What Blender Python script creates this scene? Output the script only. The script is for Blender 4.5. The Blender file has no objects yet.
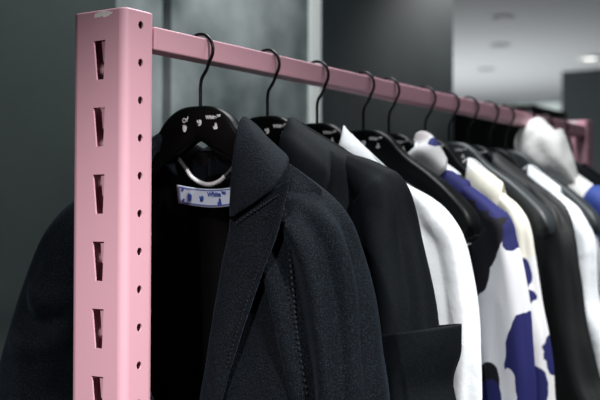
import bpy, bmesh, math, random
from mathutils import Vector, Matrix, noise
random.seed(4)
S = bpy.context.scene
COL = S.collection
PI = math.pi

# ------------------------------------------------------------------ camera model (world: rail runs along +Y, z up)
F = 1050.0
CAM = Vector((0.80, 0.0, 1.35))
yaw = math.atan((997-300)/math.hypot(F, 19))
pitch = math.atan(19/F)
roll = math.radians(0.15)
fwd = Vector((-math.sin(yaw)*math.cos(pitch), math.cos(yaw)*math.cos(pitch), math.sin(pitch)))
right = Vector((math.cos(yaw), math.sin(yaw), 0))
up = right.cross(fwd)
cr, sr = math.cos(roll), math.sin(roll)
def P(px, py, Y):
    """measured point of the photo at the depth plane y = Y"""
    x, y = px-300, 200-py
    x, y = cr*x-sr*y, sr*x+cr*y
    d = fwd*F+right*x+up*y
    return CAM+d*((Y-CAM.y)/d.y)

# ------------------------------------------------------------------ materials
def mat(name, color=(.5,.5,.5), rough=.5, metal=0, spec=.5, sheen=0, bump=None, var=None, coat=0, trans=0):
    m = bpy.data.materials.new(name); m.use_nodes = True
    nt = m.node_tree; N = nt.nodes; L = nt.links
    b = N['Principled BSDF']
    b.inputs['Base Color'].default_value = (*color, 1)
    b.inputs['Roughness'].default_value = rough
    b.inputs['Metallic'].default_value = metal
    b.inputs['Specular IOR Level'].default_value = spec
    b.inputs['Sheen Weight'].default_value = sheen
    b.inputs['Sheen Roughness'].default_value = .4
    b.inputs['Coat Weight'].default_value = coat
    tc = N.new('ShaderNodeTexCoord')
    if var:
        sc, c2, lo, hi = var
        n = N.new('ShaderNodeTexNoise'); n.inputs['Scale'].default_value = sc; n.inputs['Detail'].default_value = 5
        L.new(tc.outputs['Object'], n.inputs['Vector'])
        r = N.new('ShaderNodeValToRGB')
        r.color_ramp.elements[0].position = lo; r.color_ramp.elements[1].position = hi
        r.color_ramp.elements[0].color = (*color, 1); r.color_ramp.elements[1].color = (*c2, 1)
        L.new(n.outputs['Fac'], r.inputs['Fac']); L.new(r.outputs['Color'], b.inputs['Base Color'])
    if bump:
        sc, st, dist = bump
        n = N.new('ShaderNodeTexNoise'); n.inputs['Scale'].default_value = sc; n.inputs['Detail'].default_value = 4
        L.new(tc.outputs['Object'], n.inputs['Vector'])
        bp = N.new('ShaderNodeBump'); bp.inputs['Strength'].default_value = st; bp.inputs['Distance'].default_value = dist
        L.new(n.outputs['Fac'], bp.inputs['Height']); L.new(bp.outputs['Normal'], b.inputs['Normal'])
    return m

PINK = (.69, .37, .44)
M_pink = mat('pink_paint', PINK, .5, spec=.6, bump=(60, .05, .002))
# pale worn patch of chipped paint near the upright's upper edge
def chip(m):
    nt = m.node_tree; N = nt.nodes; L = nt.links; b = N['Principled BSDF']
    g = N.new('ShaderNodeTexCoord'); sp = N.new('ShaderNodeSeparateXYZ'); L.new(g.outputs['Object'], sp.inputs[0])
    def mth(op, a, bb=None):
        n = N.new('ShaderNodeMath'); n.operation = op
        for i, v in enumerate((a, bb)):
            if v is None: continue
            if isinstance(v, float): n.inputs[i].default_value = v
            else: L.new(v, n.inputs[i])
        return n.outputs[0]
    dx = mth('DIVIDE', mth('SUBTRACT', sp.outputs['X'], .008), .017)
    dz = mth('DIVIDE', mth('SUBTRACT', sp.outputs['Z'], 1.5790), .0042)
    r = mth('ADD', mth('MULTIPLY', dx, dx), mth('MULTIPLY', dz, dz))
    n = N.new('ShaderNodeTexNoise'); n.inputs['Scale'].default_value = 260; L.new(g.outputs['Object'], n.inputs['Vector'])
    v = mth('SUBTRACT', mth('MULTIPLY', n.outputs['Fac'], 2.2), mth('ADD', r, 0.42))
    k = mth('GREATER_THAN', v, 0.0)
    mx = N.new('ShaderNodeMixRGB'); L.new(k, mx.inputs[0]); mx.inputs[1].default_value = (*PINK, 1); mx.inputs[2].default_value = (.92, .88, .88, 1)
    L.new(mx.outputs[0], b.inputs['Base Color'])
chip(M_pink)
M_wire = mat('black_wire', (.006,.006,.007), .35, metal=.3, spec=.4)
M_hang = mat('black_hanger', (.0015,.002,.0022), .42, spec=.14, bump=(90,.08,.001))
M_hangg = mat('glossy_black_hanger', (.017,.022,.025), .48, spec=.6, bump=(70,.05,.001))  # base colour lifted to blue-grey, painting in the sheen of the arms
M_print = mat('white_print', (.75,.75,.75), .6)
M_wool = mat('navy_wool', (.0012,.0020,.0034), .8, spec=.10, sheen=.045, bump=(520,.9,.0016), var=(650,(.0115,.0175,.0245),.45,.72))
M_wool.node_tree.nodes['Principled BSDF'].inputs['Sheen Tint'].default_value = (.55, .75, 1, 1)
M_lining = mat('black_lining', (.0018,.0018,.0022), .5, spec=.2)
M_stitch = mat('dark_stitching', (.004,.005,.008), .9)
M_black = mat('black_blazer_cloth', (.003,.0042,.0055), .7, spec=.08, sheen=.005, bump=(900,.4,.0008), var=(500,(.0072,.0102,.0130),.4,.8))
M_white = mat('white_cotton', (.70,.73,.76), .75, spec=.15, bump=(16,.5,.012))
M_cream = mat('cream_cotton', (.80,.77,.68), .8, bump=(14,.2,.01))
M_leather = mat('black_soft_leather', (.0055,.0065,.0070), .55, spec=.28, bump=(30,.15,.004))
M_fleece = mat('white_fleece', (.80,.79,.76), .95, bump=(25,.4,.012))
M_blue = mat('blue_cloth', (.02,.05,.26), .7)
M_ink = mat('blue_ink', (.04,.09,.42), .7)
M_label = mat('white_satin_label', (.70,.78,.90), .6)
M_cord = mat('white_cord', (.85,.85,.85), .7)
M_cordk = mat('grey_cord', (.08,.08,.08), .7)
M_button = mat('white_button', (.7,.7,.7), .3)
M_bbutton = mat('black_button', (.01,.01,.01), .3)

def pattern_mat(name, base, blobs, scale=9, dist=.05):
    """cloth print: blobs (x,z,rx,rz,colour) in the garment's own coordinates with ragged edges"""
    m = bpy.data.materials.new(name); m.use_nodes = True
    nt = m.node_tree; N = nt.nodes; L = nt.links; b = N['Principled BSDF']; b.inputs['Roughness'].default_value = .75
    b.inputs['Specular IOR Level'].default_value = .2
    tc = N.new('ShaderNodeTexCoord')
    n = N.new('ShaderNodeTexNoise'); n.inputs['Scale'].default_value = 14; n.inputs['Detail'].default_value = 4
    L.new(tc.outputs['Object'], n.inputs['Vector'])
    sv = N.new('ShaderNodeVectorMath'); sv.operation = 'SUBTRACT'; L.new(n.outputs['Color'], sv.inputs[0]); sv.inputs[1].default_value = (.5,.5,.5)
    ms = N.new('ShaderNodeVectorMath'); ms.operation = 'SCALE'; L.new(sv.outputs[0], ms.inputs[0]); ms.inputs['Scale'].default_value = dist
    ad = N.new('ShaderNodeVectorMath'); L.new(tc.outputs['Object'], ad.inputs[0]); L.new(ms.outputs[0], ad.inputs[1])
    cur = None
    for (x, z, rx, rz, c) in blobs:
        s1 = N.new('ShaderNodeVectorMath'); s1.operation = 'SUBTRACT'; L.new(ad.outputs[0], s1.inputs[0]); s1.inputs[1].default_value = (x, 0, z)
        s2 = N.new('ShaderNodeVectorMath'); s2.operation = 'MULTIPLY'; L.new(s1.outputs[0], s2.inputs[0]); s2.inputs[1].default_value = (1/rx, 0, 1/rz)
        ln = N.new('ShaderNodeVectorMath'); ln.operation = 'LENGTH'; L.new(s2.outputs[0], ln.inputs[0])
        lt = N.new('ShaderNodeMath'); lt.operation = 'LESS_THAN'; lt.inputs[1].default_value = 1; L.new(ln.outputs['Value'], lt.inputs[0])
        mx = N.new('ShaderNodeMixRGB'); L.new(lt.outputs[0], mx.inputs[0])
        if cur is None: mx.inputs[1].default_value = (*base, 1)
        else: L.new(cur, mx.inputs[1])
        mx.inputs[2].default_value = (*c, 1); cur = mx.outputs[0]
    L.new(cur, b.inputs['Base Color'])
    return m

# ------------------------------------------------------------------ object helpers
def link(name, me, m=None, parent=None, smooth=True):
    o = bpy.data.objects.new(name, me); COL.objects.link(o)
    if m is not None and me is not None:
        me.materials.clear(); me.materials.append(m)
    if smooth and me is not None:
        for p in me.polygons: p.use_smooth = True
    if parent: o.parent = parent
    return o
def thing(name, label, cat, loc, group=None):
    o = bpy.data.objects.new(name, None); COL.objects.link(o); o.location = loc
    o.empty_display_size = .05
    o['label'] = label; o['category'] = cat
    if group: o['group'] = group
    return o
def part(name, me, m, root, smooth=True):
    """mesh given in world coordinates, parented to a thing whose only transform is its location"""
    me.transform(Matrix.Translation(-root.location))
    return link(name, me, m, root, smooth)
def sub(name, me, m, root, par, smooth=True):
    me.transform(Matrix.Translation(-root.location))
    return link(name, me, m, par, smooth)
def cr_interp(pts, t):
    n = len(pts)-1; s = min(max(t, 0), 1)*n; i = min(int(s), n-1); f = s-i
    p1, p2 = Vector(pts[i]), Vector(pts[i+1])
    p0 = Vector(pts[i-1]) if i > 0 else p1*2-p2
    p3 = Vector(pts[i+2]) if i+2 <= n else p2*2-p1
    return .5*((2*p1)+(p2-p0)*f+(2*p0-5*p1+4*p2-p3)*f*f+(3*p1-p0-3*p2+p3)*f**3)
def lerp_tab(tab, t):
    if t <= tab[0][0]: return tab[0][1]
    for (a, va), (b, vb) in zip(tab, tab[1:]):
        if t <= b:
            k = (t-a)/(b-a); k = k*k*(3-2*k)*.5+k*.5
            return va+(vb-va)*k
    return tab[-1][1]
def grid_bm(bm, pts, closed=False):
    R = [[bm.verts.new(p) for p in row] for row in pts]
    for a, b in zip(R, R[1:]):
        n = len(a)
        for j in range(n if closed else n-1):
            k = (j+1) % n
            try: bm.faces.new((a[j], a[k], b[k], b[j]))
            except ValueError: pass
    return R
def loft(rows, nu, nv, disp=None):
    """rows: lists of control points -> smooth grid of points"""
    out = []
    cols = [[cr_interp(r, i/nu) for i in range(nu+1)] for r in rows]
    for j in range(nv+1):
        out.append([cr_interp([c[i] for c in cols], j/nv) for i in range(nu+1)])
    if disp:
        for j, r in enumerate(out):
            for i, p in enumerate(r): r[i] = p+disp(i/nu, j/nv, p)
    return out
def mesh_of(bm, name='m', thick=0, off=0, merge=0):
    if merge: bmesh.ops.remove_doubles(bm, verts=bm.verts, dist=merge)
    bmesh.ops.recalc_face_normals(bm, faces=bm.faces)
    me = bpy.data.meshes.new(name); bm.to_mesh(me); bm.free()
    return me
def solid(o, t, off=0, sub_=0):
    md = o.modifiers.new('solidify', 'SOLIDIFY'); md.thickness = t; md.offset = off
    if sub_:
        s = o.modifiers.new('subsurf', 'SUBSURF'); s.levels = s.render_levels = sub_
def sheet(name, pts, m, root, thick=.003, par=None):
    bm = bmesh.new(); grid_bm(bm, pts); me = mesh_of(bm)
    o = sub(name, me, m, root, par) if par else part(name, me, m, root)
    solid(o, thick); return o
def tube_pts(path, rad, n=10, closed_ends=False):
    """round tube along path, constant frame transport; rad: number or list"""
    out = []; L_ = len(path); prev = None
    for i, p in enumerate(path):
        a = Vector(path[max(i-1, 0)]); b = Vector(path[min(i+1, L_-1)]); t = (b-a).normalized()
        if prev is None:
            ref = Vector((0, 1, 0)) if abs(t.y) < .9 else Vector((1, 0, 0))
            nrm = t.cross(ref).normalized()
        else: nrm = (prev-t*prev.dot(t)).normalized()
        prev = nrm; bi = t.cross(nrm)
        r = rad[i] if isinstance(rad, (list, tuple)) else rad
        out.append([Vector(p)+(nrm*math.cos(k*2*PI/n)+bi*math.sin(k*2*PI/n))*r for k in range(n)])
    return out
def tube_mesh(path, rad, n=10):
    bm = bmesh.new(); R = grid_bm(bm, tube_pts(path, rad, n), closed=True)
    for ring in (R[0], R[-1]):
        try: bm.faces.new(ring)
        except ValueError: pass
    return mesh_of(bm)
def box_mesh(x0, x1, y0, y1, z0, z1, bev=0):
    bm = bmesh.new(); bmesh.ops.create_cube(bm, size=1)
    for v in bm.verts: v.co = Vector(((x0+x1)/2+v.co.x*(x1-x0), (y0+y1)/2+v.co.y*(y1-y0), (z0+z1)/2+v.co.z*(z1-z0)))
    if bev: bmesh.ops.bevel(bm, geom=list(bm.edges), offset=bev, segments=3, affect='EDGES', profile=.5)
    return mesh_of(bm)
def plate_with_holes(outer, holes, thick, frame, bevel=.0):
    """flat plate from 2-D loops; frame(u, v, w) -> world"""
    cu = bpy.data.curves.new('tmp', 'CURVE'); cu.dimensions = '2D'; cu.fill_mode = 'BOTH'; cu.extrude = thick/2
    for lp in [outer]+holes:
        sp = cu.splines.new('POLY'); sp.points.add(len(lp)-1)
        for q, (u, v) in zip(sp.points, lp): q.co = (u, v, 0, 1)
        sp.use_cyclic_u = True
    o = bpy.data.objects.new('tmp', cu); COL.objects.link(o)
    me = bpy.data.meshes.new_from_object(o)
    bpy.data.objects.remove(o); bpy.data.curves.remove(cu)
    for v in me.vertices: v.co = frame(v.co.x, v.co.y, v.co.z)
    return me
def join_meshes(ms):
    bm = bmesh.new()
    for m in ms: bm.from_mesh(m)
    bmesh.ops.remove_doubles(bm, verts=bm.verts, dist=1e-5)
    bmesh.ops.recalc_face_normals(bm, faces=bm.faces)
    me = bpy.data.meshes.new('j'); bm.to_mesh(me); bm.free(); return me
def text_mesh(txt, size, frame, thick=.0003, bold=.0):
    cu = bpy.data.curves.new('tmp', 'FONT'); cu.body = txt; cu.size = size; cu.extrude = thick; cu.offset = bold
    cu.align_x = 'CENTER'; cu.align_y = 'CENTER'
    o = bpy.data.objects.new('tmp', cu); COL.objects.link(o)
    me = bpy.data.meshes.new_from_object(o); bpy.data.objects.remove(o); bpy.data.curves.remove(cu)
    for v in me.vertices: v.co = frame(v.co.x, v.co.y, v.co.z)
    return me

# ================================================================== THE RACK
POST_W, POST_D, POST_TOP = .0825, .0505, 1.5845
YP = .8555
def upright(y0, label):
    r = thing('rack_upright', label, 'clothes rack upright', (-POST_W/2, y0+POST_D/2, 0), 'pink uprights of the clothes rack')
    t = .0022; R = .0095
    z_slots = [1.5515-.0753*k for k in range(20)]
    slots = []
    for z in z_slots:
        if z-.05 < .06: break
        slots.append([(-.0425, z), (-.0325, z), (-.0345, z-.0435), (-.0395, z-.0435)])
    slots = [[(-.0480, q[0][1]-.0015), (-.0300, q[0][1]-.0015), (-.0322, q[0][1]-.0455), (-.0430, q[0][1]-.0455)] for q in slots]
    front = plate_with_holes([(-POST_W+R, .006), (-R, .006), (-R, POST_TOP-.002), (-POST_W+R, POST_TOP-.002)], slots, t,
                             lambda u, v, w: Vector((u, y0+t/2+w, v)))
    def circ(u, v, r_=.0041): return [(u+r_*math.cos(a*PI/8), v+r_*1.12*math.sin(a*PI/8)) for a in range(16)]
    hz = [1.5675-.0424*k for k in range(36)]
    hz = [z for z in hz if z > .06]
    side = plate_with_holes([(R, .006), (POST_D-R, .006), (POST_D-R, POST_TOP-.002), (R, POST_TOP-.002)], [circ(.0255, z) for z in hz], t,
                            lambda u, v, w: Vector((-t/2+w, y0+u, v)))
    left = plate_with_holes([(R, .006), (POST_D-R, .006), (POST_D-R, POST_TOP-.002), (R, POST_TOP-.002)], [circ(.0255, z) for z in hz], t,
                            lambda u, v, w: Vector((-POST_W+t/2+w, y0+u, v)))
    back = box_mesh(-POST_W+R, -R, y0+POST_D-t, y0+POST_D, .006, POST_TOP-.002)
    ms = [front, side, left, back]
    for (cx, cy, a0) in ((-R, y0+R, -PI/2), (-R, y0+POST_D-R, 0), (-POST_W+R, y0+POST_D-R, PI/2), (-POST_W+R, y0+R, PI)):
        bm = bmesh.new(); pts = []
        for z in (.006, POST_TOP-.002):
            row = [Vector((cx+R*math.cos(a0+k*PI/12), cy+R*math.sin(a0+k*PI/12), z)) for k in range(7)]
            row += [Vector((cx+(R-t)*math.cos(a0+k*PI/12), cy+(R-t)*math.sin(a0+k*PI/12), z)) for k in range(6, -1, -1)]
            pts.append(row)
        grid_bm(bm, pts, closed=True); ms.append(mesh_of(bm))
    me = join_meshes(ms)
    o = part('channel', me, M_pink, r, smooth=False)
    for p in me.polygons: p.use_smooth = True
    me.set_sharp_from_angle(angle=math.radians(28))
    wn = o.modifiers.new('weighted', 'WEIGHTED_NORMAL'); wn.keep_sharp = True
    # top cap: rounded outline with softened rim
    bm = bmesh.new(); rings = []
    for (ins, z) in ((0, POST_TOP-.002), (.0006, POST_TOP-.0006), (.002, POST_TOP)):
        ring = []
        for (cx, cy, a0) in ((-R, y0+R, -PI/2), (-R, y0+POST_D-R, 0), (-POST_W+R, y0+POST_D-R, PI/2), (-POST_W+R, y0+R, PI)):
            for k in range(7): ring.append(Vector((cx+(R-ins)*math.cos(a0+k*PI/12), cy+(R-ins)*math.sin(a0+k*PI/12), z)))
        rings.append(ring)
    RR = grid_bm(bm, rings, closed=True); bm.faces.new(RR[-1])
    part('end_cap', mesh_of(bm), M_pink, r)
    # tongues added behind the slots to give the pale lit patch in each
    bm = bmesh.new()
    for q in slots:
        z = q[0][1]
        if z < .9: continue
        pp = [(-.0375, z-.001), (-.0290, z-.001), (-.0290, z-.024), (-.0350, z-.024)]
        f_ = [bm.verts.new((a, y0+.0023, b)) for a, b in pp]; g_ = [bm.verts.new((a, y0+.0035, b)) for a, b in pp]
        bm.faces.new(f_); bm.faces.new(g_)
        for k in range(4): bm.faces.new((f_[k], f_[(k+1) % 4], g_[(k+1) % 4], g_[k]))
    part('added_slot_tab', mesh_of(bm), M_pink, r, smooth=False)['kind'] = 'stuff'
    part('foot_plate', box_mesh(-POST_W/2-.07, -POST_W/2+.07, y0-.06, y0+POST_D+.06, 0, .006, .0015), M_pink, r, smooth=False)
    return r
upright(YP, 'large pink slotted steel upright standing nearest, at the left end of the rail')
YF = 2.418
upright(YF, 'small blurred pink steel upright at the far right end of the rail')
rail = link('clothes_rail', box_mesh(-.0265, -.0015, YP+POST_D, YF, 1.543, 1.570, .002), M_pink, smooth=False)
for p in rail.data.polygons: p.use_smooth = False
rail['label'] = 'long pink square steel rail carrying all the black hangers'; rail['category'] = 'clothes rail'

# ================================================================== HANGERS
XC = -.0125
HY = [1.003,1.145,1.268,1.400,1.4815,1.611,1.704,1.788,1.882,1.960,2.077,2.176,2.275]
PROF = [((0,1.4885),(0,1.448)), ((.012,1.4885),(.010,1.4435)), ((.026,1.4865),(.019,1.438)), ((.040,1.480),(.032,1.431)), ((.052,1.4705),(.045,1.425)),
        ((.062,1.459),(.056,1.4185)), ((.080,1.443),(.069,1.411)), ((.112,1.4215),(.098,1.393)), ((.140,1.4005),(.127,1.3705)),
        ((.165,1.378),(.150,1.350)), ((.180,1.360),(.159,1.338)), ((.187,1.342),(.166,1.327)), ((.187,1.328),(.173,1.321))]
THK = [.010,.010,.0102,.0105,.011,.0115,.013,.016,.020,.023,.024,.021,.012]   # half thickness
hook_path = []
def mk_hook(y):
    cx, cz, R = XC-.0035, 1.556, .0205
    pts = []
    for k in range(0, 25):
        a = math.radians(200-k*(200+38)/24)      # from behind the rail over the top to front lower
        pts.append(Vector((cx+.002+R*math.cos(a), y, cz+R*math.sin(a))))
    pts.append(Vector((XC+.009, y, 1.5315))); pts.append(Vector((XC+.002, y, 1.522))); pts.append(Vector((XC, y, 1.512)))
    pts.append(Vector((XC, y, 1.500))); pts.append(Vector((XC, y, 1.480)))
    fine = [cr_interp(pts, i/70) for i in range(71)]
    return tube_mesh(fine, .0021, 10)
def mk_hanger_body(y, slim=1.0, i_=1):
    bm = bmesh.new(); rows = []
    st = [(-1, k) for k in range(len(PROF)-1, 0, -1)]+[(1, k) for k in range(len(PROF))]
    # resample for smoothness
    def sect(s, kk):
        u = cr_interp([Vector((a[0], a[1], 0)) for a, b in PROF], kk/(len(PROF)-1)); l = cr_interp([Vector((b[0], b[1], 0)) for a, b in PROF], kk/(len(PROF)-1))
        i = min(int(kk), len(THK)-2); t = THK[i]+(THK[i+1]-THK[i])*(kk-i); t = t if slim == 1 else min(t, .0105)
        U = Vector((XC+s*u.x, u.y)); Lo = Vector((XC+s*l.x, l.y))
        ring = []
        fwdb = (.010 if slim == 1 else 0)*max(0, (u.x-.10)/.09)**1.5       # arms sweep a little to the front
        for (a, b) in ((0,-.62),(.05,-.86),(.16,-1),(.5,-1.0),(.86,-1),(.96,-.84),(1,-.6),(1,.6),(.96,.84),(.86,1),(.5,1.0),(.16,1),(.05,.86),(0,.62)):
            q = U.lerp(Lo, a); q.y -= .004*min(1, max(0, abs(q.x-XC)-.08)/.08) if slim == 1 and abs(a-.5) < .6 and a > .5 else 0; q.x = XC+(q.x-XC)*(1.035 if slim == 1 else 1 if i_ < 1 else .93); q.y -= 0 if slim == 1 else .007*min(1, max(0, abs(q.x-XC)-.05)/.05); ring.append(Vector((q.x, y+b*t-fwdb, q.y-.0012)))
        return ring
    N = (len(PROF)-1)*3
    ss = [(-1, k/3) for k in range(N, 0, -1)]+[(1, k/3) for k in range(0, N+1)]
    R = grid_bm(bm, [sect(*q) for q in ss], closed=True)
    bm.faces.new(R[0]); bm.faces.new(R[-1])
    return mesh_of(bm)
BLOBS = {'hand': [(-2,3),(-2.6,1),(-2.2,-2),(-1,-4),(.6,-4.2),(1.8,-2.5),(2.2,.5),(1.2,2),(.6,.2),(-.3,2.6),(-1,.6)],
         'swirl': [(-3,1.5),(-2.2,3),(-.8,1.4),(.3,3.2),(2.4,2.4),(3,.4),(2.4,-2),(.6,-3.2),(-1.4,-2.8),(.4,-1.4),(.2,-.2),(-1.6,-.4)],
         'sail': [(-3,-.2),(-1.2,-1.2),(-.4,3.4),(.9,1.4),(1.6,3.0),(2.2,-.6),(3,-1.2),(2.4,-3.2),(-1.6,-3.4)]}
def glyph_mesh(kind, cx, cz, y, sc, sx=1):
    bm = bmesh.new(); pts = BLOBS[kind]
    a = [bm.verts.new((cx+u*sc*sx, y, cz+v*sc)) for u, v in pts]; b = [bm.verts.new((cx+u*sc*sx, y+.0004, cz+v*sc)) for u, v in pts]
    bm.faces.new(a); bm.faces.new(b)
    for k in range(len(a)): bm.faces.new((a[k], a[(k+1) % len(a)], b[(k+1) % len(a)], b[k]))
    bmesh.ops.triangulate(bm, faces=[f for f in bm.faces if len(f.verts) > 4])
    return mesh_of(bm)
def ring_mesh(cx, cz, y, r, w):
    bm = bmesh.new()
    grid_bm(bm, [[Vector((cx+rr*math.cos(k*PI/6), y, cz+rr*1.1*math.sin(k*PI/6))) for k in range(12)] for rr in (r, r-w)], closed=True)
    return mesh_of(bm)
def prints(y, root, big):
    fr = y-.0104
    F3 = lambda cx, cz: (lambda u, v, w: Vector((cx+u, fr-.0002+w, cz+v)))
    me = text_mesh('White\u2122', .0064, F3(.0155, 1.4722), .0002, .00022)
    part('wordmark', me, M_print, root, smooth=False)
    part('emblem', glyph_mesh('sail', .019, 1.4615, fr-.0003, .0012), M_print, root, smooth=False)
    if big:
        part('emblem', glyph_mesh('swirl', -.006, 1.4665, fr-.0003, .00125), M_print, root, smooth=False)
        part('emblem', join_meshes([glyph_mesh('hand', -.0285, 1.4615, fr-.0003, .0013),
             ring_mesh(-.0295, 1.4705, fr-.0003, .0028, .0011),
             text_mesh('\u00b7/', .008, F3(-.0255, 1.4715), .0002, .0003)]), M_print, root, smooth=False)
HL = ['black hanger inside the navy wool jacket, its three white prints in full view',
      'printed black hanger whose head shows between the navy jacket and black blazer',
      'black hanger whose printed head is just left of the white collar tip',
      'bare black hanger whose empty arm slopes down behind the plain white shirt',
      'fifth hanger, black, its small printed head left of the pale collar of the blotched shirt',
      'black hanger carrying the cream shirt, its stem rising from behind the pale blotched collar',
      'bare glossy black hanger whose long empty arm slopes down just behind the cream shirt shoulder',
      'eighth hanger from the near upright, inside the long black coat',
      'ninth hanger from the near upright, inside the bright white shirt at the right edge',
      'bare glossy black hanger whose empty arm reaches the right edge below the white hoodie',
      'hanger hidden inside the white hoodie with its hook over the rail',
      'hanger hooked on the rail just beyond the white hoodie',
      'last hanger on the rail, nearest the far upright']
for i, y in enumerate(HY):
    r = thing('clothes_hanger', HL[i], 'clothes hanger', (XC, y, 1.321), 'black clothes hangers on the pink rail')
    part('hook', mk_hook(y), M_wire, r)
    part('hanger_body', mk_hanger_body(y, 1.0 if i in (3, 6, 9) else .5, i), M_hangg if i in (6, 9) else M_hang, r)
    if i < 8: prints(y, r, True)

# ================================================================== GARMENT BUILDERS
def nz(v, s): return noise.noise(Vector(v)*s)
def sleeve_mesh(path, folds=.004, n=36, m=60, seed=0, fold_n=5, creases=(), phase=0, ridges=()):
    """path: (x, y, z, r_inplane, r_depth); closed elliptical sections facing along the path"""
    pts = []
    for j in range(m+1):
        t = j/m
        c = cr_interp([p[:3] for p in path], t)
        d = (cr_interp([p[:3] for p in path], min(t+.02, 1))-cr_interp([p[:3] for p in path], max(t-.02, 0))).normalized()
        rr = cr_interp([(p[3], p[4], 0) for p in path], t)
        side = d.cross(Vector((0, 1, 0))).normalized(); dep = side.cross(d).normalized()
        row = []
        for k in range(n):
            a = 2*PI*k/n
            f = folds*min(1, t*3)*(math.sin(fold_n*a+phase+2.2*nz((seed, t*3, 0), 1))*.6+1.3*nz((math.cos(a)*1.3+seed, math.sin(a)*1.3, t*4), 1.4))
            for (tc_, w_, amp, a0, aw) in creases:
                da = (a-a0+PI) % (2*PI)-PI
                f += amp*math.exp(-((t-tc_-.03*math.cos(da*2))/w_)**2)*math.exp(-(da/aw)**2)
            for (a0, aw, amp, t0, t1) in ridges:      # long hanging folds
                da = (a-a0-.25*math.sin(t*5+a0)+PI) % (2*PI)-PI
                f += amp*math.exp(-(da/aw)**2)*max(0, min(1, (t-t0)/.12))*max(0, min(1, (t1-t)/.1+1))
            row.append(c+side*(rr.x+f)*math.cos(a)+dep*(rr.y+f)*math.sin(a))
        pts.append(row)
    bm = bmesh.new(); grid_bm(bm, pts, closed=True)
    return mesh_of(bm)
SH = [(.050,1.468),(.062,1.462),(.082,1.447),(.112,1.425),(.140,1.4045),(.165,1.382),(.182,1.362)]
def shoulder_line(w_sh, lift):
    """points neck->tip above the hanger"""
    pts = [(x, z+lift) for x, z in SH if x < w_sh]
    return pts
def torso(name, y, m, root, hem, w_bot, depth, w_sh=.178, lift=.003, open_top=.055, open_bot=.012, lout=0, x0=0, seed=0, fold=.006, nf=5, sides=(-1, 1), dx=0, thick=.0025, back_drop=.03):
    """hanging upper-body shell: two front panels with an opening plus a back panel"""
    sl = [(a, b+lout*max(0, a-.06)/.12) for a, b in shoulder_line(w_sh+.004, lift) if a > x0]
    bm = bmesh.new()
    nu, nv = 22, 46
    for s in (-1, 1):
        for face in (-1, 1):
            if face == -1 and s not in sides: continue
            pts = []
            for j in range(nv+1):
                v = j/nv
                row = []
                for i in range(nu+1):
                    u = i/nu
                    q = cr_interp([(a, b, 0) for a, b in sl], u)
                    zt = q.y; xt = q.x
                    if face == 1 :
                        # back panel runs to the centre
                        k = u; xt = cr_interp([(0, 1.440+lift, 0)]+[(a, b, 0) for a, b in sl[0:]], u).x
                        zt = cr_interp([(0, 1.425+lift, 0), (sl[0][0]*.7, 1.437+lift, 0)]+[(a, b, 0) for a, b in sl], u).y
                        xt = cr_interp([(0, 1.425, 0), (sl[0][0]*.7, 1.437, 0)]+[(a, b, 0) for a, b in sl], u).x
                        xin = 0
                    else: xin = open_top+(open_bot-open_top)*min(1, v*1.6)
                    xb = xin+(w_bot-xin)*u
                    e = 1-(1-v)**3
                    e2 = lerp_tab([(0,0),(.25,.55),(1,1)], v)
                    x = xt+(xb-xt)*e2
                    z = zt+(hem-zt)*v
                    D = .0125+(.008 if u > .6 else .008*u/.6)+(depth-.018)*(1-math.exp(-v*7))
                    if face == -1 and v < .02: pass
                    prof = math.sqrt(max(0, 1-(u**4)))*.85+.15*(1-u)
                    if v < .15: prof = prof+(1-prof)*(1-v/.15)*(.55)
                    topk = min(1, v/.035)
                    yy = D*prof*(topk**.5)
                    f = fold*min(1, v*2.2)*(math.sin(nf*PI*u+seed+s*1.7+face+1.5*nz((seed, v*1.5, 3), 1))+1.6*nz((x*9+seed, v*2.2, face*3), 1))
                    yy = max(yy+f*min(1, (1-u)*4+.1), .0 if u > .9 else .004)
                    row.append(Vector((XC+dx+s*x, y+face*yy, z)))
                pts.append(row)
            grid_bm(bm, pts)
    bmesh.ops.remove_doubles(bm, verts=bm.verts, dist=.0006)
    me = mesh_of(bm)
    o = part(name, me, m, root); solid(o, thick)
    return o
def collar_band(name, y, m, root, h=.032, leaf=.04, top=1.468, spread=.05, back=.022, thick=.002, wing=.05, flop=0):
    """shirt collar: stand round the hanger head plus falling leaf, open in front"""
    rows = []
    for k in range(13):
        a = -1+2*k/12                 # -1 left front .. 0 back .. 1 right front
        s = 1 if a >= 0 else -1; q = abs(a)
        ang = PI/2-q*PI*.78
        x = s*spread*math.cos(ang) if q > 0 else 0
        yy = math.sin(ang)*(back if ang > 0 else .030)
        zt = top-.004-.010*(1-q)*0-.055*max(0, q-.55)**1.2*2.2
        base = Vector((XC+x*.98, y+yy, zt-h)); roll_ = Vector((XC+x, y+yy, zt))
        nrm = Vector((s*math.cos(ang) if q > 0 else 0, math.sin(ang), 0))
        lf = leaf+wing*max(0, q-.6)
        out = roll_+nrm*(.010+.012*q)+Vector((0, 0, -lf))
        mid = roll_+nrm*.006+Vector((0, 0, .002))
        rows.append([base, base.lerp(roll_, .5), roll_, mid, mid.lerp(out, .5)+nrm*.003, out])
    return sheet(name, loft(rows, 14, 48), m, root, thick)
def std_sleeve(s, y, hem_z, r0=.036, out=.205, r=.043, rd=.040, lift=0, dy=0, bot=None):
    """path from shoulder seam outwards and down (x relative to centre)"""
    bot = bot or out
    return [(XC+s*.128, y, 1.378+lift, r0*.95, .024), (XC+s*.155, y, 1.355+lift, r0, rd*.85), (XC+s*(out-.034), y+dy*.2, 1.318, r*.98, rd),
            (XC+s*(out-.018), y+dy*.4, 1.265, r, rd), (XC+s*(out-.008), y+dy*.7, 1.19, r, rd), (XC+s*out, y+dy, 1.05, r*.98, rd), (XC+s*bot, y+dy, hem_z, r*.85, rd*.85)]

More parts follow.
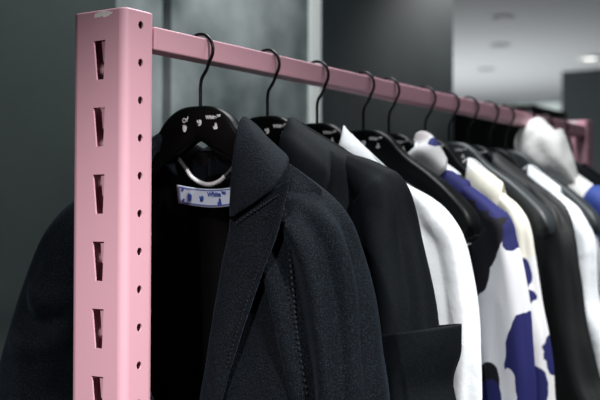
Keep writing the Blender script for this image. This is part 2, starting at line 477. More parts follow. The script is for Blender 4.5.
def sil_sleeve(pts, rs, y, rdk=.9, dx=0.0):
    """sleeve stations from its outer outline (x, z) and in-plane radii"""
    out = []
    for i, (x, z) in enumerate(pts):
        a = Vector(pts[max(i-1, 0)]); b = Vector(pts[min(i+1, len(pts)-1)]); t = (b-a).normalized()
        n = Vector((-t.y, t.x)); n = -n if n.x < 0 else n
        r_ = rs[min(i, len(rs)-1)]
        out.append((x-n.x*r_+dx, y, z-n.y*r_, r_, max(.012, r_*rdk)))
    return out
def sil_px(lst, Y, off=-.006):
    return [((P(px, py, Y)).x+off, P(px, py, Y).z) for px, py in lst]

# ------------------------------------------------------------------ 1: navy wool jacket (nearest)
Y1 = HY[0]
jk = thing('wool_jacket', 'textured navy-black wool jacket with peaked lapel and blue-printed neck label', 'jacket', (XC, Y1, .80), 'garments on the pink rail')
def dfold(amp, sc, seed=0):
    return lambda u, v, p: Vector((0, amp*nz((p.x*sc+seed, 0, p.z*sc*.35), 1), 0))
# back with lining, seen inside the open front
def back_pts():
    rows = []
    for (z, w, d) in ((1.435,.050,.020),(1.40,.115,.026),(1.37,.145,.034),(1.32,.170,.046),(1.22,.185,.056),(1.10,.180,.060),(.95,.185,.062),(.80,.195,.064)):
        rows.append([Vector((XC-.012+w*a, Y1+d*(1-abs(a)**2.6*.75), z-(.0 if z < 1.43 else 0))) for a in (-1,-.8,-.5,-.2,.2,.5,.8,1)])
    return loft(rows, 50, 60, lambda u, v, p: Vector((0, .0075*v**.5*math.sin(u*38+3*nz((u*3, v*2, 0), 1))*math.sin(PI*u), 0)))
bk = sheet('back_panel', back_pts(), M_wool, jk, .002)
sheet('lining', [[p+Vector((0, -.0035, -.003)) for p in r] for r in back_pts()], M_lining, jk, .001)
# right front
fr_rows = [
 [P(247,122,.992), P(262,140,.985), P(285,161,.985), P(303,174,.99), P(322,190,.995)],
 [P(238,150,.972), P(258,168,.970), P(282,185,.971), P(300,197,.975), P(316,210,.988)],
 [P(235,200,.962), P(255,212,.962), P(275,222,.961), P(292,232,.960), P(308,238,.982)],
 [P(226,250,.957), P(247,258,.960), P(268,264,.959), P(288,270,.955), P(308,274,.982)],
 [P(213,330,.955), P(238,334,.958), P(262,337,.951), P(292,342,.952), P(316,345,.982)],
 [P(203,400,.955), P(230,402,.947), P(258,404,.945), P(298,408,.950), P(324,410,.985)],
 [Vector((-.006,.955,1.03)), Vector((.035,.946,1.03)), Vector((.08,.944,1.03)), Vector((.14,.95,1.03)), Vector((.172,.99,1.03))],
 [Vector((-.004,.958,.80)), Vector((.035,.944,.80)), Vector((.08,.94,.80)), Vector((.14,.948,.80)), Vector((.183,.99,.80))]]
def fd(u, v, p):
    return Vector((0, -.004*math.exp(-((u-.86)/.08)**2)*min(1, v*3)*(1-abs(.45-v))+.0025*nz((p.x*14, 2, p.z*6), 1), 0))
sheet('front_panel', loft(fr_rows, 44, 90, fd), M_wool, jk, .004)
# left front, mostly behind the upright: its edge shows at the lower left
lf_rows = []
for (z, xi, xo, yi, yo) in ((1.455,-.068,-.10,.99,.995),(1.41,-.095,-.135,.966,.985),(1.35,-.105,-.165,.957,.985),(1.25,-.095,-.20,.952,.985),(1.16,-.055,-.20,.950,.985),(1.08,-.018,-.20,.947,.985),(.95,-.012,-.20,.945,.985),(.80,-.012,-.205,.945,.985)):
    lf_rows.append([Vector((xi+(xo-xi)*a, yi+(yo-yi)*(a**3)-.008*math.sin(PI*a), z-(.035 if z > 1.44 else .012 if z > 1.4 else 0)*a)) for a in (0,.25,.5,.75,1)])
sheet('front_panel', loft(lf_rows, 36, 80, dfold(.004, 14, 5)), M_wool, jk, .004)
# lapels
lap = [
 [P(231,219,.950), P(243,211,.9435), P(262,198,.9420), P(275,188,.9425), P(289,180,.9390)],
 [P(229,236,.949), P(241,228,.9425), P(257,220,.9405), P(272,212,.941), P(284,203,.9385)],
 [P(223,264,.9485), P(236,256,.9415), P(250,248,.9390), P(264,242,.9395), P(276,236,.9385)],
 [P(217,300,.948), P(228,292,.941), P(239,286,.9380), P(251,279,.939), P(262,272,.938)],
 [P(211,337,.9475), P(219,332,.9405), P(227,328,.9375), P(236,325,.9385), P(245,322,.9385)],
 [P(205,376,.947), P(210,374,.940), P(216,373,.937), P(223,372,.938), P(230,371,.941)],
 [P(199,412,.9465), P(203,412,.941), P(208,412,.938), P(213,412,.938), P(219,412,.940)],
 [P(192,470,.947), P(194,470,.944), P(196,470,.943), P(198,470,.943), P(200,470,.944)]]
lo = sheet('lapel', loft(lap, 24, 60, lambda u, v, p: Vector((0, .0008*nz((p.x*30, 0, p.z*30), 1), 0))), M_wool, jk, .0035)
ll = []
for (z, xi, xo) in ((1.372,-.104,-.148),(1.34,-.104,-.150),(1.28,-.098,-.145),(1.20,-.073,-.115),(1.12,-.036,-.065),(1.06,-.016,-.022)):
    ll.append([Vector((xi+(xo-xi)*a, .944-.008*math.sin(PI*a), z+(.02*a if z > 1.35 else 0))) for a in (0,.33,.66,1)])
sheet('lapel', loft(ll, 16, 40), M_wool, jk, .0035)
# collar, wraps from behind the hanger head over the right shoulder to the gorge seam
cl = [
 [Vector((XC,1.020,1.402)), Vector((XC,1.024,1.432)), Vector((XC,1.034,1.438)), Vector((XC,1.046,1.392))],
 [Vector((.040,1.017,1.410)), Vector((.042,1.021,1.452)), Vector((.050,1.031,1.457)), Vector((.072,1.044,1.408))],
 [Vector((.055,1.004,1.425)), P(243,119,1.004), P(256,128,1.008), P(282,154,1.012)],
 [P(243,140,.990), P(240,126,.990), P(258,136,.974), P(288,161,.976)],
 [P(240,165,.975), P(236,148,.970), P(258,156,.951), P(283,174,.950)],
 [P(238,190,.964), P(233,176,.957), P(252,182,.9375), P(272,189,.936)],
 [P(236,214,.954), P(231,203,.948), P(242,203,.936), P(254,203,.935)],
 [P(233,220,.950), P(231,217,.946), P(232,217,.939), P(234,216,.938)]]
sheet('collar', loft(cl, 22, 60), M_wool, jk, .0035)
cm = []
for r_ in cl[:6]:
    cm.append([Vector((XC-.004-(p.x-XC)*.74, p.y, p.z-.01)) for p in r_])
sheet('collar', loft(cm, 18, 40), M_wool, jk, .0035)
# pick stitching along gorge seam, lapel edge and sleeve seam
def stitches(pts, n, m, root, r=.0007, ln=.55):
    bm = bmesh.new()
    for k in range(n):
        a = cr_interp(pts, k/n); b = cr_interp(pts, (k+ln)/n)
        mid = (a+b)/2+Vector((0, -.0006, 0))
        grid_bm(bm, tube_pts([a, mid, b], [r*.5, r, r*.5], 6), closed=True)
    o = part('stitching', mesh_of(bm), m, root); o['kind'] = 'stuff'; return o
stitches([P(236,223,.939), P(262,206,.9375), P(280,194,.939)], 15, M_stitch, jk, .0011, .5)
stitches([P(281,200,.939), P(272,234,.938), P(258,270,.9375), P(241,320,.937), P(226,370,.9365)], 46, M_stitch, jk, .0008, .5)
stitches([P(284,203,.949), P(289,250,.9475), P(294,300,.947), P(299,345,.9465), P(308,398,.947)], 34, M_stitch, jk, .0012, .45)
# sleeves
rs = sil_sleeve([(.100,1.422),(.128,1.407),(.155,1.390),(.184,1.362),(.205,1.325),(.220,1.278),(.233,1.219),(.244,1.155),(.251,1.05),(.252,.86)], [.016,.027,.038,.046,.050,.052,.053,.053,.050,.046], Y1-.003, 1.02)
RD = ((-2.25,.20,.010,.16,1),(-1.90,.22,-.008,.2,1),(-1.45,.18,.009,.22,1),(-1.05,.16,-.007,.24,1),(-.70,.18,.008,.26,1),(-2.65,.2,-.006,.2,1),(-.30,.16,-.005,.3,1),(1.4,.3,.007,.2,1),(2.2,.25,-.006,.2,1))
sl = part('sleeve', sleeve_mesh(rs, .0035, 96, 110, 3, 5, phase=.5, ridges=RD), M_wool, jk); solid(sl, .003)
ls = [(-.132, .992, 1.368, .022, .028), (-.163, .985, 1.350, .036, .040), (-.189, .974, 1.308, .046, .048), (-.206, .965, 1.25, .051, .050), (-.224, .955, 1.185, .054, .052),
      (-.232, .950, 1.13, .054, .052), (-.224, .945, 1.08, .052, .050), (-.215, .94, .98, .048, .046), (-.21, .935, .87, .044, .043)]
EA = -1.35
sl = part('sleeve', sleeve_mesh(ls, .003, 48, 110, 8, 4, creases=((.41,.022,-.014,EA,.55),(.355,.025,.007,EA,.6),(.465,.03,.008,EA,.6))), M_wool, jk); solid(sl, .003)
# neck label with woven marks, and hanging loop
yb = 1.013
lab_rows = [[P(176.5,184.5,yb), P(196,188,yb), P(215,189,yb), P(240,186.5,yb)], [P(178.5,203,yb), P(196,206,yb), P(215,207.5,yb), P(238,205,yb)]]
lb = sheet('neck_label', loft(lab_rows, 20, 6), M_label, jk, .0008)
def onlab(u, v, e=.0011):
    a = cr_interp(lab_rows[0], u); b = cr_interp(lab_rows[1], u); return a.lerp(b, v)+Vector((0, -e, 0))
bm = bmesh.new()
for v0, v1 in ((.06,.11), (.88,.93)):
    grid_bm(bm, [[onlab(u/20*.92+.05, v0) for u in range(21)], [onlab(u/20*.92+.05, v1) for u in range(21)]])
for u0 in (.05,):
    grid_bm(bm, [[onlab(u0, .06), onlab(u0+.012, .06)], [onlab(u0, .93), onlab(u0+.012, .93)]])
sub('woven_border', mesh_of(bm), M_ink, jk, lb, False)
c1 = onlab(.235,.5); c2 = onlab(.44,.56); c3 = onlab(.74,.70); c4 = onlab(.70,.30); c5 = onlab(.08,.2); c6 = onlab(.08,.8)
ms = [glyph_mesh('hand', c1.x, c1.z, c1.y-.0003, .00155, .8), glyph_mesh('swirl', c2.x, c2.z, c2.y-.0003, .0012), glyph_mesh('sail', c3.x, c3.z, c3.y-.0003, .0012),
      text_mesh('White\u2122', .0082, lambda u, v, w: Vector((c4.x+u, c4.y-.0003+w, c4.z+v)), .0002, .0002),
      glyph_mesh('sail', c5.x+.003, c5.z, c5.y-.0003, .0006), glyph_mesh('swirl', c6.x+.003, c6.z, c6.y-.0003, .0006)]
sub('woven_mark', join_meshes(ms), M_ink, jk, lb, False)
def cord(pts, r, m, nm):
    n = 96; path = [cr_interp(pts, i/n) for i in range(n+1)]
    rad = [r*(1+.28*math.sin(i*PI/2)) for i in range(n+1)]
    return tube_mesh(path, rad, 10)
yl = 1.012
lp = part('hanging_loop', cord([P(187,170,yl), P(191,176,yl), P(199,182,yl), P(209,184.5,yl), P(219,181.5,yl), P(225,176,yl)], .0024, M_cord, ''), M_cord, jk)
part('hanging_loop_end', cord([P(178,159,yl+.002), P(181,162,yl), P(184,166,yl), P(187,170,yl)], .0022, M_cordk, ''), M_cordk, jk)
part('hanging_loop_end', cord([P(225,176,yl), P(231,170,yl), P(235,164,yl), P(238,160,yl)], .0019, M_cordk, ''), M_cordk, jk)

# ------------------------------------------------------------------ 2: black blazer
Y2 = HY[1]
bz = thing('blazer', 'smooth black blazer with a deep turned-up cuff, behind the navy wool jacket', 'blazer', (XC, Y2, .78), 'garments on the pink rail')
torso('body', Y2, M_black, bz, .80, .205, .050, w_sh=.160, lift=.007, lout=.024, open_top=.058, seed=2, fold=.004, nf=3, thick=.003)
# collar and shoulder piece
c2r = [
 [Vector((XC,Y2+.018,1.405)), Vector((XC,Y2+.022,1.438)), Vector((XC,Y2+.032,1.444)), Vector((XC,Y2+.040,1.392))],
 [Vector((.030,Y2+.017,1.425)), Vector((.030,Y2+.020,1.456)), Vector((.038,Y2+.026,1.460)), Vector((.062,Y2+.036,1.415))],
 [P(290,138,Y2+.002), P(290,121,Y2+.004), P(297,121,Y2+.004), P(333,152,Y2-.004)],
 [P(287,150,Y2-.016), P(284,131,Y2-.016), P(296,134,Y2-.022), P(331,166,Y2-.030)],
 [P(284,175,Y2-.028), P(279,150,Y2-.032), P(294,158,Y2-.042), P(327,188,Y2-.042)],
 [P(280,215,Y2-.04), P(276,200,Y2-.044), P(286,215,Y2-.050), P(300,232,Y2-.050)]]
sheet('collar', loft(c2r, 22, 50), M_black, bz, .003)
sheet('collar', loft([[Vector((2*XC-p.x, p.y, p.z)) for p in r_] for r_ in c2r[:5]], 16, 36), M_black, bz, .003)
s2 = sil_sleeve([(.085,1.440),(.108,1.434),(.140,1.426),(.167,1.416),(.191,1.397),(.205,1.358),(.213,1.32),(.228,1.26),(.236,1.215),(.243,1.15),(.247,1.07)], [.008,.014,.024,.033,.039,.043,.045,.047,.047,.047,.046], Y2)
sl = part('sleeve', sleeve_mesh(s2, .0015, 64, 80, 13, 4, phase=1.3, ridges=((-1.6,.3,.006,.45,1),(-.9,.25,-.005,.4,1),(-.3,.2,.003,.5,1))), M_black, bz); solid(sl, .003)
s2c = [(.204, Y2-.004, 1.215, .060, .055), (.205, Y2-.004, 1.19, .060, .055), (.207, Y2-.004, 1.16, .058, .054), (.206, Y2-.004, 1.12, .055, .052), (.204, Y2-.004, 1.06, .050, .048), (.204, Y2-.004, 1.035, .047, .045)]
cm_ = sleeve_mesh(s2c, .0012, 44, 40, 21, 3)
for v in cm_.vertices:
    k_ = max(0, (v.co.z-1.10)/.115); v.co.z += (v.co.x-.20)*.12*k_; v.co.x += max(0, v.co.x-.20)*.02*(k_**3)-.010*math.exp(-((v.co.z-1.155)/.03)**2)*(1 if v.co.x > .22 else 0)
cf = part('turned_cuff', cm_, M_black, bz); solid(cf, .004)
sl = part('sleeve', sleeve_mesh(std_sleeve(-1, Y2, .85), .003, 36, 60, 17, 4), M_black, bz); solid(sl, .003)

# ------------------------------------------------------------------ 3: white shirt
Y3 = HY[2]
ws = thing('shirt', 'plain white shirt with pointed collar tip, right behind the black blazer', 'shirt', (XC, Y3, .72), 'garments on the pink rail')
torso('body', Y3, M_white, ws, .74, .205, .040, w_sh=.160, lift=.001, lout=-.014, open_top=.050, seed=4, fold=.009, nf=5)
c3r = [
 [Vector((XC,Y3+.014,1.415)), Vector((XC,Y3+.016,1.445)), Vector((XC,Y3+.022,1.449)), Vector((XC,Y3+.03,1.405))],
 [Vector((.026,Y3+.014,1.425)), Vector((.026,Y3+.017,1.450)), Vector((.032,Y3+.020,1.452)), Vector((.050,Y3+.030,1.425))],
 [P(344,142,Y3+.004), P(344,127,Y3+.004), P(347,130,Y3+.002), P(362,147,Y3)],
 [P(341,155,Y3-.018), P(341,140,Y3-.018), P(351,147,Y3-.020), P(377,165,Y3-.018)],
 [P(334,170,Y3-.026), P(336,156,Y3-.026), P(346,166,Y3-.032), P(366,186,Y3-.030)]]
sheet('collar', loft(c3r, 20, 40), M_white, ws, .0016)
sheet('collar', loft([[Vector((2*XC-p.x, p.y, p.z)) for p in r_] for r_ in c3r], 16, 36), M_white, ws, .0016)
s3 = sil_sleeve([(.110,1.410),(.135,1.396),(.165,1.381),(.195,1.356),(.216,1.32),(.228,1.258),(.234,1.19),(.237,1.117),(.237,1.0),(.234,.84)], [.012,.018,.026,.033,.037,.038,.038,.038,.036,.032], Y3)
sl = part('sleeve', sleeve_mesh(s3, .003, 64, 80, 31, 5, ridges=((-1.9,.2,.007,.25,1),(-1.4,.2,-.006,.3,1),(-.9,.2,.005,.3,1))), M_white, ws); solid(sl, .002)
sl = part('sleeve', sleeve_mesh(std_sleeve(-1, Y3, .84, rd=.034), .003, 36, 60, 33, 4), M_white, ws); solid(sl, .002)

# ------------------------------------------------------------------ 5: blotched shirt
Y5 = HY[4]
BLK = (.008,.008,.012); BLU = (.015,.017,.105); WHT = (.74,.75,.78); GRW = (.55,.56,.60)
zc5 = .70
def rel(px, py, Y, root_z):   # a measured point in the garment's own coordinates
    p = P(px, py, Y); return p.x-XC, p.z-root_z
def blobs_px(lst, Y, rz):
    out = []
    for (px, py, wx, wz, c) in lst:
        x, z = rel(px, py, Y, rz); s = abs(P(px+1, py, Y).x-P(px, py, Y).x); sz = abs(P(px, py+1, Y).z-P(px, py, Y).z)
        out.append((x, z, wx*s, wz*sz, c))
    return out
M_p5 = pattern_mat('blotch_print', WHT, blobs_px([
  (488,216,26,34,BLK), (478,200,30,24,BLK), (462,184,26,14,BLK), (476,270,18,26,BLK), (488,238,16,34,BLK), (494,240,12,20,BLK),
  (511,233,6,22,BLU), (446,175,13,7,BLU), (460,183,14,8,BLU), (475,192,14,8,BLU), (489,202,13,8,BLU), (502,212,11,8,BLU),
  (526,372,17,58,BLU), (490,380,13,18,BLK), (492,396,13,18,BLU), (512,400,8,30,WHT)], Y5-.014, zc5), dist=.03)
p5 = thing('shirt', 'white shirt with ragged blue and black blotches, hanging right of the bare hanger arm', 'shirt', (XC, Y5, zc5), 'garments on the pink rail')
torso('body', Y5, M_p5, p5, .72, .195, .028, w_sh=.150, lift=.003, open_top=.055, seed=7, fold=.004, nf=4)
s5 = sil_sleeve(sil_px([(462,178),(475,187),(488,197),(500,207),(512,219),(518,238),(525,270),(531,310),(536,360),(538,400)], Y5)+[(.228,.95),(.225,.85)], [.015,.018,.022,.027,.031,.034,.036,.037,.037,.036,.034,.032], Y5, .85)
sl = part('sleeve', sleeve_mesh(s5, .003, 40, 70, 41, 5), M_p5, p5); solid(sl, .002)
sl = part('sleeve', sleeve_mesh(std_sleeve(-1, Y5, .84, rd=.028), .003, 36, 60, 43, 4), M_p5, p5); solid(sl, .002)
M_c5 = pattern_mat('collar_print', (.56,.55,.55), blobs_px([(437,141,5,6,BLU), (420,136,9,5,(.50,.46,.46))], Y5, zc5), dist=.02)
c5r = [
 [Vector((XC,Y5+.014,1.42)), Vector((XC,Y5+.018,1.452)), Vector((XC,Y5+.024,1.456)), Vector((XC,Y5+.03,1.405))],
 [Vector((.018,Y5+.012,1.44)), P(412,144,Y5+.015), P(418,140,Y5+.018), P(428,158,Y5+.028)],
 [P(418,148,Y5+.010), P(416,134,Y5+.012), P(429,134,Y5+.012), P(445,158,Y5+.014)],
 [P(412,160,Y5), P(412,148,Y5), P(432,141,Y5-.008), P(447,162,Y5)],
 [P(404,170,Y5-.014), P(405,158,Y5-.016), P(420,150,Y5-.034), P(445,170,Y5-.016)],
 [P(400,180,Y5-.022), P(402,172,Y5-.024), P(414,170,Y5-.032), P(432,182,Y5-.026)]]
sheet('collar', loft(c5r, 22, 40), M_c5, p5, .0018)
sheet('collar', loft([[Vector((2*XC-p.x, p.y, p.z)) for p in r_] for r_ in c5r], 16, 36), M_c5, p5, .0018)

# ------------------------------------------------------------------ 6: cream shirt with blue patches low on it
Y6 = HY[5]; zc6 = .70
M_p6 = pattern_mat('cream_print', (.78,.78,.79), blobs_px([
  (490,192,60,24,(.80,.77,.66)), (522,232,16,30,(.80,.77,.68)), (525,280,5,20,BLU), (530,298,6,7,BLU), (548,352,6,24,BLU), (538,388,8,20,BLU)], Y6-.018, zc6), dist=.03)
p6 = thing('shirt', 'cream-shouldered shirt with white and blue patches low down, hanging behind the blotched shirt', 'shirt', (XC, Y6, zc6), 'garments on the pink rail')
torso('body', Y6, M_p6, p6, .72, .185, .024, w_sh=.150, lift=.005, x0=.075, open_top=.080, seed=9, fold=.004, nf=4)
s6 = sil_sleeve(sil_px([(480,175),(495,185),(510,196),(523,208),(532,227),(536,258),(543,300),(550,335),(553,365),(556,400)], Y6)+[(.225,.95),(.225,.85)], [.014,.017,.021,.026,.030,.032,.034,.035,.036,.036,.034,.032], Y6, .8)
sl = part('sleeve', sleeve_mesh(s6, .003, 40, 70, 51, 5), M_p6, p6); solid(sl, .002)
sl = part('sleeve', sleeve_mesh(std_sleeve(-1, Y6, .84, rd=.026), .003, 36, 60, 53, 4), M_p6, p6); solid(sl, .002)
collar_band('collar', Y6, M_cream, p6, top=1.422, spread=.050, back=.018, leaf=.025, h=.02, wing=.01)

# ------------------------------------------------------------------ 8: long black coat
Y8 = HY[7]
ct = thing('coat', 'long smooth black coat left of the white shirt at the right edge', 'coat', (XC, Y8, .45), 'garments on the pink rail')
torso('body', Y8, M_leather, ct, .45, .215, .030, w_sh=.150, lift=.004, open_top=.052, seed=11, fold=.007, nf=3, thick=.003)
s8 = sil_sleeve(sil_px([(530,178),(544,187),(556,196),(567,208),(574,232),(579,265),(585,300),(593,340),(602,380)], Y8)+[(.262,.98),(.27,.80)], [.014,.018,.022,.028,.034,.038,.042,.045,.048,.050,.050], Y8, .75)
sl = part('sleeve', sleeve_mesh(s8, .005, 44, 80, 61, 4, phase=.4), M_leather, ct); solid(sl, .003)
sl = part('sleeve', sleeve_mesh(std_sleeve(-1, Y8, .80, rd=.034), .004, 36, 60, 63, 4), M_leather, ct); solid(sl, .003)
collar_band('collar', Y8, M_leather, ct, top=1.462, spread=.05, back=.022, leaf=.04, h=.025, thick=.003)

# ------------------------------------------------------------------ 9: bright white shirt at the right edge
Y9 = HY[8]
w9 = thing('shirt', 'bright white shirt at the right edge, hanging behind the long black coat', 'shirt', (XC, Y9, .72), 'garments on the pink rail')
torso('body', Y9, M_white, w9, .74, .20, .030, w_sh=.150, lift=.005, x0=.07, open_top=.075, seed=14, fold=.004, nf=4)
s9 = sil_sleeve(sil_px([(548,182),(560,191),(572,201),(583,212),(591,225),(597,248),(600,300)], Y9)+[(.225,1.12),(.228,1.0),(.226,.86)], [.015,.018,.023,.028,.032,.035,.036,.036,.035,.032], Y9, .85)
sl = part('sleeve', sleeve_mesh(s9, .003, 40, 70, 71, 5), M_white, w9); solid(sl, .002)
sl = part('sleeve', sleeve_mesh(std_sleeve(-1, Y9, .84, rd=.028), .003, 36, 60, 73, 4), M_white, w9); solid(sl, .002)
collar_band('collar', Y9, M_white, w9, top=1.425, spread=.050, back=.018, leaf=.02, h=.018, wing=.01)

# ------------------------------------------------------------------ 11: white hoodie with blue shoulder
Y11 = HY[10]
hd = thing('hoodie', 'thick white hooded top with blue sleeve, bunched against the rail near the far upright', 'hoodie', (XC, Y11, .80), 'garments on the pink rail')
torso('body', Y11, M_fleece, hd, .80, .20, .040, lift=.012, open_top=.045, seed=16, fold=.006, nf=4, thick=.004)
hp = []
for (px, py, ra, rb, dy) in ((540,119,.010,.012,.0), (538,128,.030,.028,-.004), (538,141,.050,.036,-.010), (549,156,.044,.038,-.012), (562,170,.030,.034,-.010), (574,182,.012,.020,-.004), (577,185,.004,.008,-.002)):
    q = P(px, py, Y11+dy); hp.append((q.x, q.y, q.z, ra, rb))
ho = part('hood', sleeve_mesh(hp, .0045, 48, 60, 5, 5, phase=.9, creases=((.5,.15,.006,-.9,.6),)), M_fleece, hd)
s11 = [(.115, Y11, 1.395, .026, .024), (.145, Y11, 1.378, .036, .034), (.172, Y11, 1.338, .042, .038), (.188, Y11, 1.285, .042, .038), (.196, Y11, 1.22, .042, .036), (.20, Y11, 1.0, .040, .034), (.20, Y11, .88, .036, .03)]
sl = part('sleeve', sleeve_mesh(s11, .003, 36, 50, 81, 4), M_blue, hd); solid(sl, .003)
sl = part('sleeve', sleeve_mesh(std_sleeve(-1, Y11, .88, rd=.034), .003, 36, 50, 83, 4), M_blue, hd); solid(sl, .003)

# ------------------------------------------------------------------ 12, 13: black garments by the far upright
for idx, nm, lab_ in ((11, 'jacket', 'black jacket on the rail just beyond the white hoodie'), (12, 'jacket', 'last garment on the rail, a black jacket beside the far upright')):
    yy = HY[idx]
    g = thing(nm, lab_, 'jacket', (XC, yy, .80), 'garments on the pink rail')
    torso('body', yy, M_black, g, .80, .20, .034, lift=.006, open_top=.052, seed=20+idx, fold=.004, nf=4)
    for s in (-1, 1):
        sl = part('sleeve', sleeve_mesh(std_sleeve(s, yy, .86, rd=.032), .003, 36, 50, 90+idx+s, 4), M_black, g); solid(sl, .002)
    collar_band('collar', yy, M_black, g, top=1.462, spread=.05, back=.02, leaf=.035, h=.025)

# ================================================================== THE ROOM
def struct(name, me, m):
    o = link(name, me, m, smooth=False); o['kind'] = 'structure'; return o
M_floor = mat('dark_concrete_floor', (.10,.105,.105), .5, var=(2,(.14,.145,.145),.35,.7))
M_wall_d = mat('dark_grey_green_plaster', (.024,.033,.031), .75, spec=.3, var=(3,(.036,.046,.044),.35,.7), bump=(12,.15,.01))
M_wall_c = mat('grey_concrete_panel', (.07,.09,.09), .6, spec=.3, var=(4,(.33,.36,.36),.35,.68), bump=(14,.15,.01))
M_wall_k = mat('charcoal_panel', (.015,.021,.023), .55, var=(4,(.025,.033,.035),.35,.7))
M_trim = mat('pale_metal_trim', (.80,.83,.80), .5)
M_gap = mat('black_joint', (.006,.007,.007), .8)
M_ceil = mat('pale_grey_ceiling', (.55,.57,.58), .8)
M_far = mat('grey_far_wall', (.22,.24,.25), .8)
M_bk = mat('black_cabinet_paint', (.006,.007,.007), .6)
M_bkd = mat('black_cabinet_door', (.009,.010,.010), .5)
M_slate = mat('slate_wall', (.045,.055,.058), .7)
M_lampg = mat('lamp_housing', (.34,.35,.36), .5)
XW = -.75
def yw(px): 
    d = P(px, 200, 1.0)-CAM; return CAM.y+d.y*((XW-CAM.x)/d.x)
y165, y163, y308, y317, y447 = yw(170.5), yw(161.5), yw(308), yw(317), yw(453)
struct('floor', box_mesh(-9, 4, -2.5, 13, -.05, 0), M_floor)
struct('ceiling', box_mesh(-9, 4, -2.5, 13, 2.6, 2.65), M_ceil)
y115 = yw(115)
struct('wall_left', box_mesh(XW-.12, XW, -2.5, y115, 0, 2.6), M_wall_d)
struct('wall_left', box_mesh(XW-.12, XW, y115, y163, 0, 2.6), M_wall_c)
struct('trim_1', box_mesh(XW-.12, XW-.08, y163, y165, 0, 2.6), M_gap)
struct('wall_left', box_mesh(XW-.12, XW, y165, y308, 0, 2.6), M_wall_c)
struct('trim_2', box_mesh(XW-.12, XW+.012, y308, y317, 0, 2.6), M_trim)
struct('wall_left', box_mesh(XW-.12, XW, y317, y447, 0, 2.6), M_wall_k)
struct('wall_far', box_mesh(-9, 4, 11.0, 11.1, 0, 2.6), M_far)
struct('wall_back', box_mesh(-9, 4, -2.5, -2.4, 0, 2.6), M_far)
struct('wall_right', box_mesh(4, 4.1, -2.5, 13, 0, 2.6), M_far)
struct('wall_outer', box_mesh(-9.1, -9, -2.5, 13, 0, 2.6), M_far)
a = P(562, 100, 8.6)
struct('wall_slate', box_mesh(a.x, 4, 8.6, 8.75, 0, 2.6), M_slate)
# black cabinet behind
b0, b1 = P(447, 150, 5.2), P(534, 150, 5.2)
cb = thing('cabinet', 'tall black cabinet standing behind the middle of the rail', 'cabinet', ((b0.x+b1.x)/2, 5.45, 0))
zt = P(470, 108, 5.2).z
part('body', box_mesh(b0.x, b1.x, 5.22, 5.7, 0, zt, .004), M_bk, cb, False)
xm = (b0.x+b1.x)/2
for (u0, u1) in ((b0.x+.006, xm-.002), (xm+.002, b1.x-.006)):
    d = part('door', box_mesh(u0, u1, 5.2, 5.219, .06, zt-.01, .002), M_bkd, cb, False)
    hx = xm-.03 if u1 < xm else xm+.03
    sub('handle', box_mesh(hx-.006, hx+.006, 5.17, 5.199, 1.0, 1.14, .002), M_wire, cb, d, False)
# ceiling fittings
def on_ceil(px, py):
    x, y = px-300, 200-py; d = fwd*F+right*(cr*x-sr*y)+up*(sr*x+cr*y); return CAM+d*((2.6-CAM.z)/d.z)
def disc_mesh(c, r, h, n=24, z=2.6):
    bm = bmesh.new()
    R = grid_bm(bm, [[Vector((c.x+rr*math.cos(k*2*PI/n), c.y+rr*math.sin(k*2*PI/n), zz)) for k in range(n)] for rr, zz in ((r, z), (r, z-h), (r*.8, z-h), (r*.7, z-h*.4))], closed=True)
    bm.faces.new(R[-1]); return mesh_of(bm)
M_glow = mat('lamp_glow', (1,1,1), .5)
e = M_glow.node_tree.nodes['Principled BSDF']; e.inputs['Emission Color'].default_value = (1, .97, .93, 1); e.inputs['Emission Strength'].default_value = 2.5
for (px, py, lab_) in ((503,17,'grey ceiling spotlight nearest, topmost of the ceiling fittings'), (500,45,'grey ceiling spotlight, the middle one of three in a line'), (486,69,'grey ceiling spotlight, lowest and farthest of the three in a line')):
    c = on_ceil(px, py)
    t = thing('ceiling_spotlight', lab_, 'spotlight', (c.x, c.y, 2.6), 'grey ceiling spotlights')
    part('housing', disc_mesh(c, .07, .008), M_lampg, t)
c = on_ceil(590, 57)
t = thing('ceiling_spotlight', 'small lit round spotlight in the ceiling near the right edge', 'spotlight', (c.x, c.y, 2.6))
part('housing', disc_mesh(c, .09, .02), M_trim, t)
part('lens', disc_mesh(Vector((c.x, c.y, 0)), .055, .006, z=2.594), M_glow, t)
# distant lit shelf strip
q0, q1 = P(512, 110, 10.6), P(560, 110, 10.6)
t = thing('light_box', 'pale glowing horizontal light box far behind the white hoodie', 'light box', ((q0.x+q1.x)/2, 10.8, q0.z-.1))
part('housing', box_mesh(q0.x, q1.x, 10.66, 11.0, q0.z-.10, q0.z+.07, .005), M_trim, t, False)
M_g2 = mat('diffuser_glow', (.8,.9,.88), .5); e = M_g2.node_tree.nodes['Principled BSDF']; e.inputs['Emission Color'].default_value = (.75, .85, .82, 1); e.inputs['Emission Strength'].default_value = .35
part('diffuser', box_mesh(q0.x+.02, q1.x-.02, 10.64, 10.66, q0.z-.08, q0.z+.05, .002), M_g2, t, False)

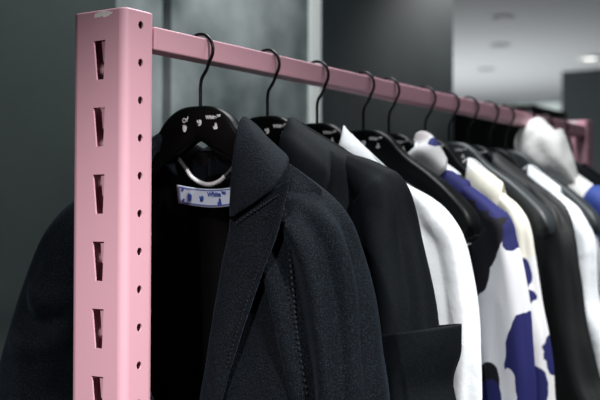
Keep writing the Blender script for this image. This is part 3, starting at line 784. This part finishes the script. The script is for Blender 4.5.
# ================================================================== LIGHT
def area(name, loc, target, size, power, color=(1,1,1), sy=None, spread=PI):
    l = bpy.data.lights.new(name, 'AREA'); l.energy = power; l.color = color; l.size = size; l.spread = spread
    if sy: l.shape = 'RECTANGLE'; l.size_y = sy
    o = bpy.data.objects.new(name, l); COL.objects.link(o); o.location = loc
    o.rotation_euler = (Vector(target)-Vector(loc)).to_track_quat('-Z', 'Y').to_euler(); return o
def spot(name, loc, target, power, ang, blend, rad=.05, color=(1,1,1)):
    l = bpy.data.lights.new(name, 'SPOT'); l.energy = power; l.spot_size = math.radians(ang); l.spot_blend = blend; l.shadow_soft_size = rad; l.color = color
    o = bpy.data.objects.new(name, l); COL.objects.link(o); o.location = loc
    o.rotation_euler = (Vector(target)-Vector(loc)).to_track_quat('-Z', 'Y').to_euler(); return o
spot('track_spot_key', (1.75, .35, 2.5), (.02, .90, .92), 290, 38, 1.0, .08, (1,.99,.98))
spot('track_spot_near', (.45, -.55, 2.35), (.03, .90, .72), 138, 44, 1.0, .04, (1,.99,.99))
spot('track_spot_rail', (1.2, 1.85, 2.5), (.40, 1.72, .66), 175, 55, .6, .05)
area('overhead_fill', (.08, 1.5, 2.55), (.08, 1.5, 0), .6, 22, (.93,.97,1))  # added lamp without a fitting, for sheen on shoulders and tops
area('wall_fill', (-.25, 1.9, 2.5), (-.75, 2.1, 1.5), .4, 6, (.93,1,1), .9)  # added unseen lamp that brightens the concrete wall
spot('wall_end_fill', (-.30, 3.75, 2.5), (-.75, 3.22, 1.95), 60, 44, 1.0, .08, (.97,1,1))  # unseen lamp added for the glow from the room beyond
area('ceiling_fill', (-3.2, 8.0, .7), (-3.0, 8.0, 2.6), 2.4, 66, (.97,.99,1))  # unseen lamp added to brighten the far ceiling
w = bpy.data.worlds.new('World'); S.world = w; w.use_nodes = True
w.node_tree.nodes['Background'].inputs[0].default_value = (.5, .55, .58, 1); w.node_tree.nodes['Background'].inputs[1].default_value = .1

# ================================================================== CAMERA
cd = bpy.data.cameras.new('camera'); cam = bpy.data.objects.new('camera', cd); COL.objects.link(cam)
cd.sensor_width = 36; cd.lens = F*36/600
bk_ = -fwd
R3 = Matrix((right, up, bk_)).transposed()
cam.matrix_world = Matrix.Translation(CAM) @ (R3 @ Matrix.Rotation(roll, 3, 'Z')).to_4x4()
cd.clip_start = .05
cd.dof.use_dof = True; cd.dof.focus_distance = 1.2; cd.dof.aperture_fstop = 5.6
S.camera = cam
S.view_settings.view_transform = 'Standard'; S.view_settings.look = 'None'; S.view_settings.gamma = 1; S.view_settings.exposure = 0
